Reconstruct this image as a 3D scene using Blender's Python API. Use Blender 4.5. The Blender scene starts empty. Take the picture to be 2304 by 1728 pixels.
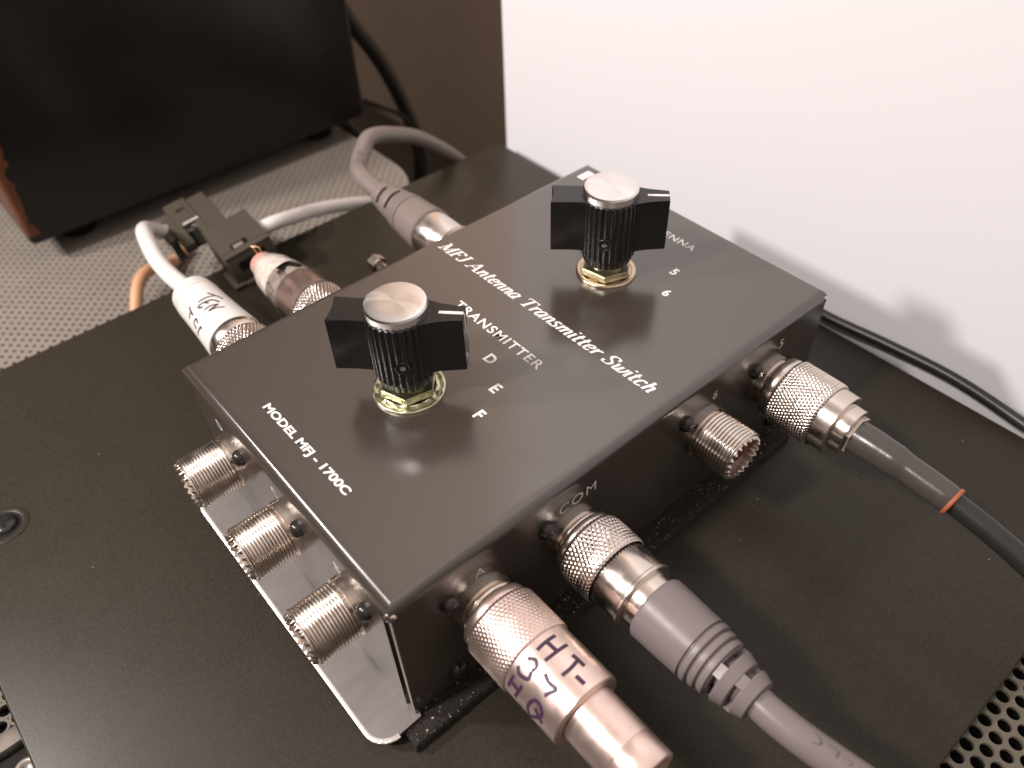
import bpy, bmesh, math, random
from math import sin, cos, pi, radians
from mathutils import Vector, Matrix, noise

random.seed(7)
S = 0.001                                   # everything below is written in millimetres
scene = bpy.context.scene
C = bpy.data.collections.new("scene"); scene.collection.children.link(C)

# ------------------------------------------------------------------ materials
MATS = {}
def mat(name, col, rough=0.5, metal=0.0, spec=0.5, coat=0.0, coatr=0.1, bump=None, speck=None, mottle=None,
        aniso=0.0, trans=0.0, ior=1.5, roughvar=None, extra=None):
    m = bpy.data.materials.new(name); m.use_nodes = True
    nt = m.node_tree; b = nt.nodes["Principled BSDF"]; N = nt.nodes.new; Lk = nt.links.new
    b.inputs["Base Color"].default_value = (*col, 1); b.inputs["Roughness"].default_value = rough
    b.inputs["Metallic"].default_value = metal; b.inputs["Specular IOR Level"].default_value = spec
    b.inputs["Coat Weight"].default_value = coat; b.inputs["Coat Roughness"].default_value = coatr
    b.inputs["IOR"].default_value = ior
    b.inputs["Transmission Weight"].default_value = trans
    if aniso: b.inputs["Anisotropic"].default_value = aniso
    tc = N("ShaderNodeTexCoord")
    cur = None
    def setcol(sock):
        Lk(sock, b.inputs["Base Color"])
    if mottle:                                # (scale /m, amount, detail, stretch)
        sc, amt, stretch = mottle
        mp = N("ShaderNodeMapping"); mp.inputs["Scale"].default_value = stretch
        Lk(tc.outputs["Object"], mp.inputs["Vector"])
        n = N("ShaderNodeTexNoise"); n.inputs["Scale"].default_value = sc; n.inputs["Detail"].default_value = 6
        Lk(mp.outputs[0], n.inputs["Vector"])
        r = N("ShaderNodeMapRange"); r.inputs[1].default_value = 0.3; r.inputs[2].default_value = 0.7
        r.inputs[3].default_value = 1 - amt; r.inputs[4].default_value = 1 + amt
        Lk(n.outputs["Fac"], r.inputs[0])
        mx = N("ShaderNodeVectorMath"); mx.operation = 'SCALE'; mx.inputs[0].default_value = col
        Lk(r.outputs[0], mx.inputs["Scale"]); cur = mx.outputs[0]; setcol(cur)
    if speck:                                 # dust: (voronoi scale, radius, colour)
        for sc, rad, sc_col in speck:
            v = N("ShaderNodeTexVoronoi"); v.inputs["Scale"].default_value = sc
            Lk(tc.outputs["Object"], v.inputs["Vector"])
            wn = N("ShaderNodeMath"); wn.operation = 'LESS_THAN'; Lk(v.outputs["Distance"], wn.inputs[0])
            sep = N("ShaderNodeSeparateColor"); Lk(v.outputs["Color"], sep.inputs[0])
            ml = N("ShaderNodeMath"); ml.operation = 'MULTIPLY'; Lk(sep.outputs[0], ml.inputs[0]); ml.inputs[1].default_value = rad
            Lk(ml.outputs[0], wn.inputs[1])
            keep = N("ShaderNodeMath"); keep.operation = 'GREATER_THAN'; keep.inputs[1].default_value = 0.72; Lk(sep.outputs[1], keep.inputs[0])
            al = N("ShaderNodeMath"); al.operation = 'MULTIPLY'; Lk(wn.outputs[0], al.inputs[0]); Lk(keep.outputs[0], al.inputs[1])
            mc = N("ShaderNodeMix"); mc.data_type = 'RGBA'; Lk(al.outputs[0], mc.inputs[0])
            if cur is not None: Lk(cur, mc.inputs[6])
            else: mc.inputs[6].default_value = (*col, 1)
            mc.inputs[7].default_value = (*sc_col, 1); cur = mc.outputs[2]; setcol(cur)
    if bump:                                  # (scale, strength, distance m, stretch)
        sc, st, dist, stretch = bump
        mp = N("ShaderNodeMapping"); mp.inputs["Scale"].default_value = stretch
        Lk(tc.outputs["Object"], mp.inputs["Vector"])
        n = N("ShaderNodeTexNoise"); n.inputs["Scale"].default_value = sc; n.inputs["Detail"].default_value = 4
        Lk(mp.outputs[0], n.inputs["Vector"])
        bm_ = N("ShaderNodeBump"); bm_.inputs["Strength"].default_value = st; bm_.inputs["Distance"].default_value = dist
        Lk(n.outputs["Fac"], bm_.inputs["Height"]); Lk(bm_.outputs[0], b.inputs["Normal"])
    if roughvar:
        sc, lo, hi = roughvar
        n = N("ShaderNodeTexNoise"); n.inputs["Scale"].default_value = sc; n.inputs["Detail"].default_value = 5
        Lk(tc.outputs["Object"], n.inputs["Vector"])
        r = N("ShaderNodeMapRange"); r.inputs[1].default_value = 0.3; r.inputs[2].default_value = 0.7
        r.inputs[3].default_value = lo; r.inputs[4].default_value = hi
        Lk(n.outputs["Fac"], r.inputs[0]); Lk(r.outputs[0], b.inputs["Roughness"])
    if extra: extra(nt, b, tc, cur)
    MATS[name] = m
    return m

one = (1, 1, 1)
dust = (0.35, 0.32, 0.28)
M_cover = mat("black_gloss_paint", (0.048, 0.038, 0.031), 0.20, spec=1.0, ior=1.64, bump=(2600, 0.10, 0.00004, one),
              speck=[(300, 0.045, dust), (110, 0.018, (0.5, 0.47, 0.43)), (170, 0.022, dust)], roughvar=(60, 0.17, 0.25))
M_panel = mat("dark_panel_paint", (0.0290, 0.0240, 0.0170), 0.37, spec=0.24, ior=1.5, mottle=(2400, 0.26, (0.5, 1.0, 1)),
              bump=(2200, 0.25, 0.00005, (0.5, 1, 1)), speck=[(210, 0.04, dust), (120, 0.02, dust), (70, 0.010, (.5,.5,.5))], roughvar=(35, 0.34, 0.42))
M_alu = mat("bare_aluminium", (0.33, 0.305, 0.295), 0.48, metal=0.85, bump=(1500, 0.12, 0.00003, (1, 0.2, 1)), mottle=(300, 0.08, (1, 0.3, 1)))
M_cut = mat("sheared_aluminium_edge", (0.78, 0.74, 0.72), 0.34, metal=0.7, bump=(1400, 0.8, 0.0002, (1, 0.1, 0.1)))
M_dark = mat("dark_inside", (0.008, 0.007, 0.006), 0.7, spec=0.2)
M_white = mat("white_screen_print", (0.80, 0.76, 0.74), 0.5)
M_whitedim = mat("dim_white_print", (0.72, 0.69, 0.67), 0.5)  # slightly dimmer white for the labels on the upright faces
M_knob = mat("black_knob_plastic", (0.010, 0.009, 0.009), 0.22, spec=0.5, roughvar=(250, 0.16, 0.30))
def spun(nt, b, tc, cur):
    # turned face: tangent runs round the knob's own centre
    N = nt.nodes.new; Lk = nt.links.new
    tg = N("ShaderNodeTangent"); tg.direction_type = 'RADIAL'; tg.axis = 'Z'
    Lk(tg.outputs[0], b.inputs["Tangent"])
M_cap = mat("spun_aluminium", (0.88, 0.84, 0.82), 0.26, metal=1.0, aniso=0.9, extra=spun)
M_nick = mat("nickel_plate", (0.74, 0.66, 0.60), 0.20, metal=1.0, roughvar=(220, 0.14, 0.30), bump=(900, 0.06, 0.00005, one))
M_bronze = mat("aged_nickel_thread", (0.74, 0.65, 0.57), 0.22, metal=1.0, roughvar=(260, 0.18, 0.34), mottle=(350, 0.18, one))
M_copper = mat("pink_tarnished_plate", (0.86, 0.68, 0.61), 0.30, metal=0.92, roughvar=(180, 0.27, 0.42), mottle=(140, 0.10, one))
M_zinc = mat("yellow_chromate_zinc", (0.56, 0.55, 0.40), 0.32, metal=1.0, mottle=(250, 0.22, one))
M_brass = mat("brass_washer", (0.66, 0.52, 0.40), 0.25, metal=1.0)
M_screw = mat("black_oxide_screw", (0.030, 0.027, 0.025), 0.22, metal=0.3, spec=0.6)
M_teflon = mat("red_brown_insulator", (0.16, 0.035, 0.030), 0.4)
M_foam = mat("black_speckled_foam", (0.022, 0.018, 0.015), 0.85, spec=0.3, bump=(1300, 1.0, 0.0006, one),
             speck=[(1300, 0.42, (0.16, 0.12, 0.085)), (900, 0.30, (0.30, 0.24, 0.18)), (500, 0.16, (0.40, 0.36, 0.32))])
M_grey = mat("mauve_grey_pvc", (0.185, 0.155, 0.155), 0.38, spec=0.4, roughvar=(200, 0.32, 0.46), bump=(700, 0.05, 0.0001, one))
M_grey2 = mat("grey_pvc", (0.20, 0.165, 0.148), 0.42, spec=0.4)
M_blackpvc = mat("black_pvc", (0.020, 0.019, 0.017), 0.36, spec=0.45)
M_sleeve = mat("shrink_sleeve", (0.060, 0.052, 0.046), 0.26, spec=0.5, bump=(260, 0.25, 0.0004, one))
M_orange = mat("orange_band", (0.34, 0.10, 0.045), 0.55)
M_whitepvc = mat("white_pvc", (0.66, 0.63, 0.60), 0.38)
M_ink = mat("violet_black_marker", (0.045, 0.018, 0.045), 0.5)
M_ink2 = mat("grey_cable_print", (0.10, 0.07, 0.065), 0.5)
M_tan = mat("tan_pvc", (0.55, 0.30, 0.16), 0.5)
M_clip = mat("olive_black_plastic", (0.066, 0.055, 0.042), 0.42, spec=0.4, bump=(900, 0.15, 0.0001, one))
M_clear = mat("clear_wrap", (0.95, 0.92, 0.90), 0.06, trans=1.0, ior=1.16, bump=(220, 0.4, 0.0006, one))
M_tape = mat("translucent_tape", (0.62, 0.56, 0.50), 0.14, spec=0.7, coat=0.6, coatr=0.06, mottle=(320, 0.16, one), bump=(300, 0.8, 0.0010, one))
M_pinkcore = mat("pink_cable_core", (0.55, 0.27, 0.22), 0.5)
M_wire = mat("copper_whisker", (0.85, 0.55, 0.32), 0.3, metal=1.0)
M_mesh = mat("grey_perforated_paint", (0.215, 0.190, 0.162), 0.5, mottle=(60, 0.06, one))
M_grille = mat("beige_perforated_paint", (0.11, 0.095, 0.070), 0.5, mottle=(80, 0.12, one))
M_under = mat("under_grille_black", (0.006, 0.006, 0.005), 0.8, spec=0.1)
M_steel = mat("dull_steel", (0.30, 0.27, 0.24), 0.42, metal=0.8, mottle=(200, 0.2, one))
M_wallp = mat("white_wall_paint", (0.79, 0.785, 0.80), 0.75, spec=0.2, bump=(90, 0.06, 0.0006, one))
M_shadewall = mat("shaded_white_wall", (0.80, 0.65, 0.52), 0.85, spec=0.15, mottle=(14, 0.05, one))  # same white wall in shade, the brown of the shade put into its colour
M_desk = mat("dark_desk", (0.06, 0.045, 0.035), 0.6)
def worn(nt, b, tc, cur):
    # paint worn through to a red-brown undercoat along the outer front corner, a few chips elsewhere
    N = nt.nodes.new; Lk = nt.links.new
    sp = N("ShaderNodeSeparateXYZ"); Lk(tc.outputs["Object"], sp.inputs[0])
    n = N("ShaderNodeTexNoise"); n.inputs["Scale"].default_value = 55; n.inputs["Detail"].default_value = 3
    Lk(tc.outputs["Object"], n.inputs["Vector"])
    th = N("ShaderNodeMapRange"); th.inputs[1].default_value = 0.3; th.inputs[2].default_value = 0.7
    th.inputs[3].default_value = 0.0005; th.inputs[4].default_value = 0.0085; Lk(n.outputs["Fac"], th.inputs[0])
    lt = N("ShaderNodeMath"); lt.operation = 'LESS_THAN'; Lk(sp.outputs["Y"], lt.inputs[0]); Lk(th.outputs[0], lt.inputs[1])
    lo = N("ShaderNodeMath"); lo.operation = 'GREATER_THAN'; Lk(sp.outputs["Z"], lo.inputs[0]); lo.inputs[1].default_value = 0.0165
    an = N("ShaderNodeMath"); an.operation = 'MULTIPLY'; Lk(lt.outputs[0], an.inputs[0]); Lk(lo.outputs[0], an.inputs[1])
    n2 = N("ShaderNodeTexNoise"); n2.inputs["Scale"].default_value = 120; n2.inputs["Detail"].default_value = 4
    Lk(tc.outputs["Object"], n2.inputs["Vector"])
    cr = N("ShaderNodeMix"); cr.data_type = 'RGBA'; Lk(n2.outputs["Fac"], cr.inputs[0])
    cr.inputs[6].default_value = (0.045, 0.014, 0.006, 1); cr.inputs[7].default_value = (0.17, 0.055, 0.022, 1)
    mx = N("ShaderNodeMix"); mx.data_type = 'RGBA'; Lk(an.outputs[0], mx.inputs[0])
    if cur is not None: Lk(cur, mx.inputs[6])
    Lk(cr.outputs[2], mx.inputs[7]); Lk(mx.outputs[2], b.inputs["Base Color"])
M_cab = mat("black_cabinet_paint", (0.0055, 0.0050, 0.0040), 0.34, spec=0.4, mottle=(25, 0.25, one),
            speck=[(42, 0.075, (0.16, 0.12, 0.08)), (85, 0.05, (0.13, 0.06, 0.035))], bump=(1600, 0.15, 0.00006, one), extra=worn)

# ------------------------------------------------------------------ object helpers
def tag(o, label=None, cat=None, group=None, kind=None):
    if label: o["label"] = label
    if cat: o["category"] = cat
    if group: o["group"] = group
    if kind: o["kind"] = kind
    return o
def thing(name, label, cat, loc, group=None):
    o = bpy.data.objects.new(name, None); C.objects.link(o)
    o.location = Vector(loc) * S; o.empty_display_size = 0.01
    o["loc_mm"] = list(loc)
    return tag(o, label, cat, group)
def root_loc(o):
    while o is not None:
        if "loc_mm" in o.keys(): return Vector(o["loc_mm"])
        o = o.parent
    return Vector((0, 0, 0))
def link_mesh(name, verts, faces, m, parent=None, smooth=False, loc=None, label=None, autosm=None):
    """verts in world millimetres"""
    L = root_loc(parent) if parent is not None else Vector(loc or (0, 0, 0))
    me = bpy.data.meshes.new(name)
    me.from_pydata([tuple((Vector(v) - L) * S) for v in verts], [], faces)
    me.materials.append(m)
    bm = bmesh.new(); bm.from_mesh(me)
    bmesh.ops.recalc_face_normals(bm, faces=bm.faces)
    if autosm is not None:
        for f in bm.faces: f.smooth = True
        for e in bm.edges:
            if len(e.link_faces) == 2 and e.calc_face_angle(0) > radians(autosm): e.smooth = False
    elif smooth:
        for f in bm.faces: f.smooth = True
    bm.to_mesh(me); bm.free(); me.update()
    o = bpy.data.objects.new(name, me); C.objects.link(o)
    if parent is not None: o.parent = parent
    else: o.location = L * S; o["loc_mm"] = list(L)
    if label: o["label"] = label
    return o
class G:
    """geometry collector"""
    def __init__(s): s.v = []; s.f = []
    def add(s, v, f):
        n = len(s.v); s.v += [Vector(a) for a in v]; s.f += [tuple(i + n for i in q) for q in f]
        return s
    def box(s, a, b, M=None):
        x0, y0, z0 = a; x1, y1, z1 = b
        v = [Vector(p) for p in ((x0,y0,z0),(x1,y0,z0),(x1,y1,z0),(x0,y1,z0),(x0,y0,z1),(x1,y0,z1),(x1,y1,z1),(x0,y1,z1))]
        if M is not None: v = [M @ p for p in v]
        return s.add(v, [(0,3,2,1),(4,5,6,7),(0,1,5,4),(1,2,6,5),(2,3,7,6),(3,0,4,7)])
    def bbox(s, a, b, r=0.5, seg=2, M=None, edges=None):
        """bevelled box; edges: filter function on edge midpoint direction"""
        bm = bmesh.new()
        x0, y0, z0 = a; x1, y1, z1 = b
        vs = [bm.verts.new(p) for p in ((x0,y0,z0),(x1,y0,z0),(x1,y1,z0),(x0,y1,z0),(x0,y0,z1),(x1,y0,z1),(x1,y1,z1),(x0,y1,z1))]
        for q in ((0,3,2,1),(4,5,6,7),(0,1,5,4),(1,2,6,5),(2,3,7,6),(3,0,4,7)): bm.faces.new([vs[i] for i in q])
        es = [e for e in bm.edges if edges is None or edges((e.verts[0].co + e.verts[1].co) / 2, e.verts[1].co - e.verts[0].co)]
        bmesh.ops.bevel(bm, geom=es, offset=r, segments=seg, affect='EDGES', profile=0.5)
        s.from_bm(bm, M); return s
    def from_bm(s, bm, M=None):
        bm.verts.ensure_lookup_table(); bm.verts.index_update()
        v = [(M @ q.co) if M is not None else q.co.copy() for q in bm.verts]
        s.add(v, [tuple(x.index for x in f.verts) for f in bm.faces]); bm.free()
    def lathe(s, prof, M, n=48, r_mod=None, z_mod=None, cap0=False, cap1=False, arc=None):
        """prof [(z, r)] about local z; M places it"""
        v = []
        a0, a1 = arc if arc else (0, 2 * pi)
        cnt = n if not arc else n + 1
        for i, (z, r) in enumerate(prof):
            for k in range(cnt):
                t = a0 + (a1 - a0) * k / n
                rr = r_mod(i, r, t) if r_mod else r
                zz = z_mod(i, z, t) if z_mod else z
                v.append(M @ Vector((rr * cos(t), rr * sin(t), zz)))
        f = []
        for i in range(len(prof) - 1):
            for k in range(n):
                k2 = (k + 1) % cnt
                f.append((i*cnt+k, i*cnt+k2, (i+1)*cnt+k2, (i+1)*cnt+k))
        if cap0: f.append(tuple(range(cnt))[::-1])
        if cap1: f.append(tuple((len(prof)-1)*cnt + k for k in range(cnt)))
        return s.add(v, f)
    def prism(s, poly, z0, z1, M=None):
        n = len(poly)
        v = [Vector((x, y, z0)) for x, y in poly] + [Vector((x, y, z1)) for x, y in poly]
        if M is not None: v = [M @ p for p in v]
        return s.add(v, [tuple(range(n))[::-1], tuple(range(n, 2*n))] + [(i, (i+1) % n, n+(i+1) % n, n+i) for i in range(n)])
    def tube(s, pts, r, n=20, sub=10, caps=True):
        """Catmull-Rom tube; pts [(x,y,z)], r number or list"""
        P = [Vector(p) for p in pts]
        rr = r if isinstance(r, (list, tuple)) else [r] * len(P)
        Q = []; Rr = []
        for i in range(len(P) - 1):
            p0 = P[i-1] if i else P[0] * 2 - P[1]; p1 = P[i]; p2 = P[i+1]; p3 = P[i+2] if i + 2 < len(P) else P[-1] * 2 - P[-2]
            for k in range(sub):
                t = k / sub
                Q.append(0.5 * ((2*p1) + (p2-p0)*t + (2*p0-5*p1+4*p2-p3)*t*t + (3*p1-p0-3*p2+p3)*t**3))
                w = t * t * (3 - 2 * t); Rr.append(rr[i] * (1-w) + rr[i+1] * w)
        Q.append(P[-1]); Rr.append(rr[-1])
        nrm = None; v = []
        for i, q in enumerate(Q):
            tg = (Q[min(i+1, len(Q)-1)] - Q[max(i-1, 0)]).normalized()
            if nrm is None:
                nrm = tg.orthogonal().normalized()
            nrm = (nrm - tg * nrm.dot(tg)).normalized(); bn = tg.cross(nrm)
            for k in range(n):
                a = 2*pi*k/n; v.append(q + (nrm * cos(a) + bn * sin(a)) * Rr[i])
        f = [(i*n+k, i*n+(k+1) % n, (i+1)*n+(k+1) % n, (i+1)*n+k) for i in range(len(Q)-1) for k in range(n)]
        if caps: f += [tuple(range(n))[::-1], tuple((len(Q)-1)*n + k for k in range(n))]
        return s.add(v, f)
    def obj(s, name, m, parent=None, smooth=False, autosm=None, loc=None, label=None):
        return link_mesh(name, s.v, s.f, m, parent, smooth, loc, label, autosm)

def frame(origin, zdir, xhint=(0, 0, 1)):
    z = Vector(zdir).normalized(); x = Vector(xhint); x = (x - z * x.dot(z)).normalized(); y = z.cross(x)
    M = Matrix((x, y, z)).transposed().to_4x4(); M.translation = Vector(origin); return M

# ------------------------------------------------------------------ the setting
G().box((-222, 217, -200), (700, 232, 560)).obj("wall", M_wallp)
w = bpy.data.objects["wall"]
bm = bmesh.new(); bm.from_mesh(w.data)
es = [e for e in bm.edges if all(abs(v.co.x + 0.222) < 1e-5 for v in e.verts) and all(v.co.y < 0.2171 for v in e.verts)]
bmesh.ops.bevel(bm, geom=es, offset=0.005, segments=6, affect='EDGES', profile=0.5)
bm.to_mesh(w.data); bm.free(); tag(w, kind='structure')
tag(G().box((-900, 332, -400), (-120, 345, 700)).obj("back_wall", M_shadewall), kind='structure')
tag(G().box((-900, -500, -215), (700, 330, -200)).obj("desk", M_desk), kind='structure')

# ------------------------------------------------------------------ perforated sheets (true holes)
def perforated(g, region_in, clamp, inset, centres, outline_r, hole_r, z, n=12, depth=0.9):
    """centres of cells; outline_r(theta) = distance to the cell border"""
    for cx, cy in centres:
        ring = [(cx + outline_r(2*pi*k/n) * cos(2*pi*k/n), cy + outline_r(2*pi*k/n) * sin(2*pi*k/n)) for k in range(n)]
        if region_in(cx, cy, inset):
            hol = [(cx + hole_r * cos(2*pi*k/n), cy + hole_r * sin(2*pi*k/n)) for k in range(n)]
            ring = [p if region_in(p[0], p[1], 0) else clamp(*p) for p in ring]
            v = [(x, y, z) for x, y in ring] + [(x, y, z) for x, y in hol] + [(x, y, z - depth) for x, y in hol]
            f = [(k, (k+1) % n, n + (k+1) % n, n + k) for k in range(n)] + [(n+k, n+(k+1) % n, 2*n+(k+1) % n, 2*n+k) for k in range(n)]
            g.add(v, f)
        elif any(region_in(x, y, 0) for x, y in ring):
            v = [(x, y, z) if region_in(x, y, 0) else (*clamp(x, y), z) for x, y in ring]
            g.add(v, [tuple(range(n))])

# far equipment case under the black cabinet
X0, X1, Y0, Y1, RC = -540.0, -221.0, -170.0, 173.5, 42.0
def in_far(x, y, ins):
    if not (X0 <= x <= X1 - ins and Y0 <= y <= Y1 - ins): return False
    cx, cy = X1 - RC, Y1 - RC
    if x > cx and y > cy: return math.hypot(x - cx, y - cy) <= RC - ins
    return True
def clamp_far(x, y):
    x = min(max(x, X0), X1); y = min(max(y, Y0), Y1); cx, cy = X1 - RC, Y1 - RC
    if x > cx and y > cy:
        d = math.hypot(x - cx, y - cy)
        if d > RC: x, y = cx + (x - cx) * RC / d, cy + (y - cy) * RC / d
    return x, y
P = 3.55; h = P / math.sqrt(2)
cent = []
i0, i1 = int((X0 - 10) / h), int((X1 + 10) / h)
for i in range(i0, i1 + 1):
    for j in range(int(Y0 / h) - 2, int(Y1 / h) + 3):
        if (i + j) % 2 == 0: cent.append((i * h, j * h))
def dia_r(t): return h / (abs(cos(t)) + abs(sin(t)))
case = thing("equipment_case", "grey equipment case with finely perforated metal lid, under the black cabinet", "equipment case", (-320, 0, -200))
g = G(); perforated(g, in_far, clamp_far, 1.9, cent, dia_r, 0.82, -75.0, n=12)
rim = [(X1, Y0), (X1, Y1 - RC)] + [(X1 - RC + RC * cos(a_ * pi / 60), Y1 - RC + RC * sin(a_ * pi / 60)) for a_ in range(1, 31)] + [(X0, Y1)]
inn = [(X1 - 2.2, Y0), (X1 - 2.2, Y1 - RC)] + [(X1 - RC + (RC - 2.2) * cos(a_ * pi / 60), Y1 - RC + (RC - 2.2) * sin(a_ * pi / 60)) for a_ in range(1, 31)] + [(X0, Y1 - 2.2)]
m_ = len(rim); g.add([(x + .02, y + .02, -74.96) for x, y in rim] + [(x, y, -74.96) for x, y in inn], [(i, i + 1, m_ + i + 1, m_ + i) for i in range(m_ - 1)])
g.obj("perforated_lid", M_mesh, case)
poly = [(X0, Y0), (X1, Y0), (X1, Y1 - RC)] + [(X1 - RC + RC * cos(a * pi / 20), Y1 - RC + RC * sin(a * pi / 20)) for a in range(1, 11)] + [(X0, Y1)]
g = G(); n = len(poly)
g.add([(x, y, -75) for x, y in poly] + [(x, y, -199.9) for x, y in poly], [(i, (i+1) % n, n + (i+1) % n, n + i) for i in range(n)])
g.obj("side_panel", M_mesh, case)
G().prism([(x * 1.0 if x < 0 else x, y) for x, y in [(X0+1, Y0+1), (X1-2, Y0+1), (X1-2, Y1-RC), (X1-RC*.7, Y1-RC*.4), (X1 - RC, Y1-2), (X0+1, Y1-2)]], -199, -82).obj("inner_chassis", M_under, case)

# black cabinet standing on it
cab = thing("black_cabinet", "large black metal cabinet with red-brown chipped corner, standing on the perforated lid", "cabinet", (-300, -1.5, -75))
g = G(); g.bbox((-520, -3.0, -63.5), (-300, 182, 112), r=2.6, seg=3)
g.obj("shell", M_cab, cab, autosm=40)
for fx, fy in ((-322, 22), (-322, 160), (-500, 22), (-500, 160)):
    G().lathe([(-74.95, 8.5), (-63.6, 9.5)], Matrix.Translation((fx, fy, 0)), n=24, cap0=True, cap1=True).obj("foot", M_dark, cab, autosm=40)

# base equipment the switch stands on: raised dark panel over a coarse grille
base = thing("radio_housing", "dark equipment housing with flat top panel and coarse round-hole grille at its edges", "equipment housing", (-60, 64, -200))
g = G()
g.bbox((-214, -79.5, -58.6), (93.3, 208, -56), r=0.9, seg=3)
tp = g.obj("top_panel", M_panel, base, autosm=40)
# dimpled panel screw
g = G(); Ms = Matrix.Translation((-137.5, -61.5, -56))
g.lathe([(0.15, 7.4), (0.42, 6.6), (0.42, 6.0), (0.12, 5.2)], Ms, n=40)
g.obj("dimple_rim", M_panel, tp, smooth=True)
g = G(); g.lathe([(0.06, 5.4), (0.08, 3.9)], Ms, n=40); g.obj("dimple_shadow_gap", M_dark, tp)
g = G(); g.lathe([(0.1, 3.9), (0.9, 3.7), (1.5, 2.9), (1.75, 1.5), (1.8, 0.01)], Ms, n=32)
so = g.obj("panel_screw", M_screw, tp, smooth=True)
g = G(); g.box((-2.4, -0.45, 1.75), (2.4, 0.45, 1.86), Ms).box((-0.45, -2.4, 1.76), (0.45, 2.4, 1.87), Ms); g.obj("cross_slot", M_dark, tp)
def in_gr(x, y, ins): return 88 <= x <= 150 - ins and -60 <= y <= 212 - ins
def cl_gr(x, y): return min(max(x, 88), 150), min(max(y, -60), 212)
a = 4.66
def hex_r(t):
    t = (t + pi / 6) % (pi / 3) - pi / 6
    return (a / 2) / cos(t)
def hexr_y(t): return hex_r(t - pi / 2)
cent = []
for i in range(-2, 16):
    for j in range(-14, 47):
        cent.append((95.1 + i * a * 0.8660254, 116.2 + (j - 25) * a + (a / 2 if i % 2 else 0)))
g = G(); perforated(g, in_gr, cl_gr, 2.0, cent, hexr_y, 1.78, -60.2, n=24, depth=1.0)
g.obj("side_grille", M_grille, base)
def in_g2(x, y, ins): return -214 <= x <= -72 - ins and -140 + ins <= y <= -76
def cl_g2(x, y): return min(max(x, -214), -72), min(max(y, -140), -76)
cent = [( -73.2 - 1.2 - i * a * 0.8660254, -83.5 - (j - 2) * a + (a / 2 if i % 2 else 0)) for i in range(0, 36) for j in range(0, 15)]
g = G(); perforated(g, in_g2, cl_g2, 1.4, cent, hexr_y, 1.78, -60.2, n=20, depth=1.0)
g.obj("front_grille", M_grille, base)
G().bbox((-71.9, -140, -63), (-66.6, -76, -58.9), r=0.7, seg=2).obj("cross_rail", M_steel, base, autosm=40)
g = G(); g.bbox((-66, -140, -64), (-40, -76, -61.4), r=0.5, seg=2); br = g.obj("bracket", M_screw, base, autosm=40)
g = G(); Mb = Matrix.Translation((-59.2, -81.6, -61.4)); g.lathe([(0.02, 3.3), (0.9, 3.1), (1.0, 2.0), (0.2, 1.7), (-0.0, 0.01)], Mb, n=32); g.obj("bracket_screw", M_steel, br, smooth=True)
G().box((-212, -140, -200), (150, 212, -67.5)).obj("inner_shell", M_under, base)

# ------------------------------------------------------------------ the antenna switch
W, D, H = 101.8, 158.5, 50.6
sw = thing("antenna_switch", "black metal antenna and transmitter switch box with two knobs and sockets all round", "switch box", (-W/2, D/2, -56))
g = G()
g.bbox((-W, 0, -4.2), (0, D, 0), r=3.5, seg=8, edges=lambda m, d: m.z > -0.1)
g.box((-1.3, 0.25, -H), (0, D - 0.25, -4.2)).box((-W, 0.25, -H), (-W + 1.3, D - 0.25, -4.2))
g.box((-W + 3.2, 0.0, -H), (-3.6, 1.3, -4.2)).box((-W + 3.2, D - 1.3, -H), (-3.6, D, -4.2))
cover = g.obj("cover", M_cover, sw, autosm=35)
# raw seam bead at the four corners of the folded lid
g = G()
for cx, cy in ((-1.0, 0.9), (-1.0, D - 0.9)):
    g = G(); g.lathe([(-4.4, 1.15), (-3.2, 1.35), (-2.4, 1.0), (-2.2, 0.1)], Matrix.Translation((cx, cy, 0)), n=12, r_mod=lambda i, r, t: r * (1 + .15 * sin(3*t + i)))
    g.obj("seam_bead", M_nick, cover, smooth=True)
G().box((-W + 1.8, 1.6, -H), (-5.2, D - 1.6, -4.5)).obj("light_block", M_dark, sw)  # added dark core, keeps light from leaking through the cover
# bottom pan with its mounting flange
pts = [(-101.5, -11.9 + 6)]
for k in range(0, 9): pts.append((-95.5 + 6 * cos(pi + k * pi / 16), -5.9 + 6 * sin(pi + k * pi / 16)))
for k in range(0, 9): pts.append((-4.6 + 6 * cos(-pi/2 + k * pi / 16), -5.9 + 6 * sin(-pi/2 + k * pi / 16)))
pts += [(1.2, 1.0), (-1.8, 2.0), (-1.8, D - 1), (-W + 2, D - 1), (-W + 2, 2)]
pan = G().prism(pts[1:], -51.9, -50.9).obj("bottom_pan", M_alu, sw)
# sheared front edge of the flange
g = G(); ed = [p for p in pts[1:19]]
v = []; f = []
for i, (x, y) in enumerate(ed):
    nx, ny = 0, -0.05
    if i < 9: cx, cy = -95.5, -5.9
    else: cx, cy = -4.6, -5.9
    dx, dy = x - cx, y - cy; L_ = math.hypot(dx, dy)
    ox, oy = dx / L_ * 0.06, dy / L_ * 0.06
    v += [(x + ox * 10, y + oy * 10, -51.75), (x + ox * 10, y + oy * 10, -51.2), (x, y, -50.86), (x - ox * 8, y - oy * 8, -50.84)]
for i in range(len(ed) - 1):
    for k in range(3): f.append((i*4+k, i*4+4+k, i*4+5+k, i*4+1+k))
G().add(v, f).obj("sheared_edge", M_cut, pan)
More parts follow.
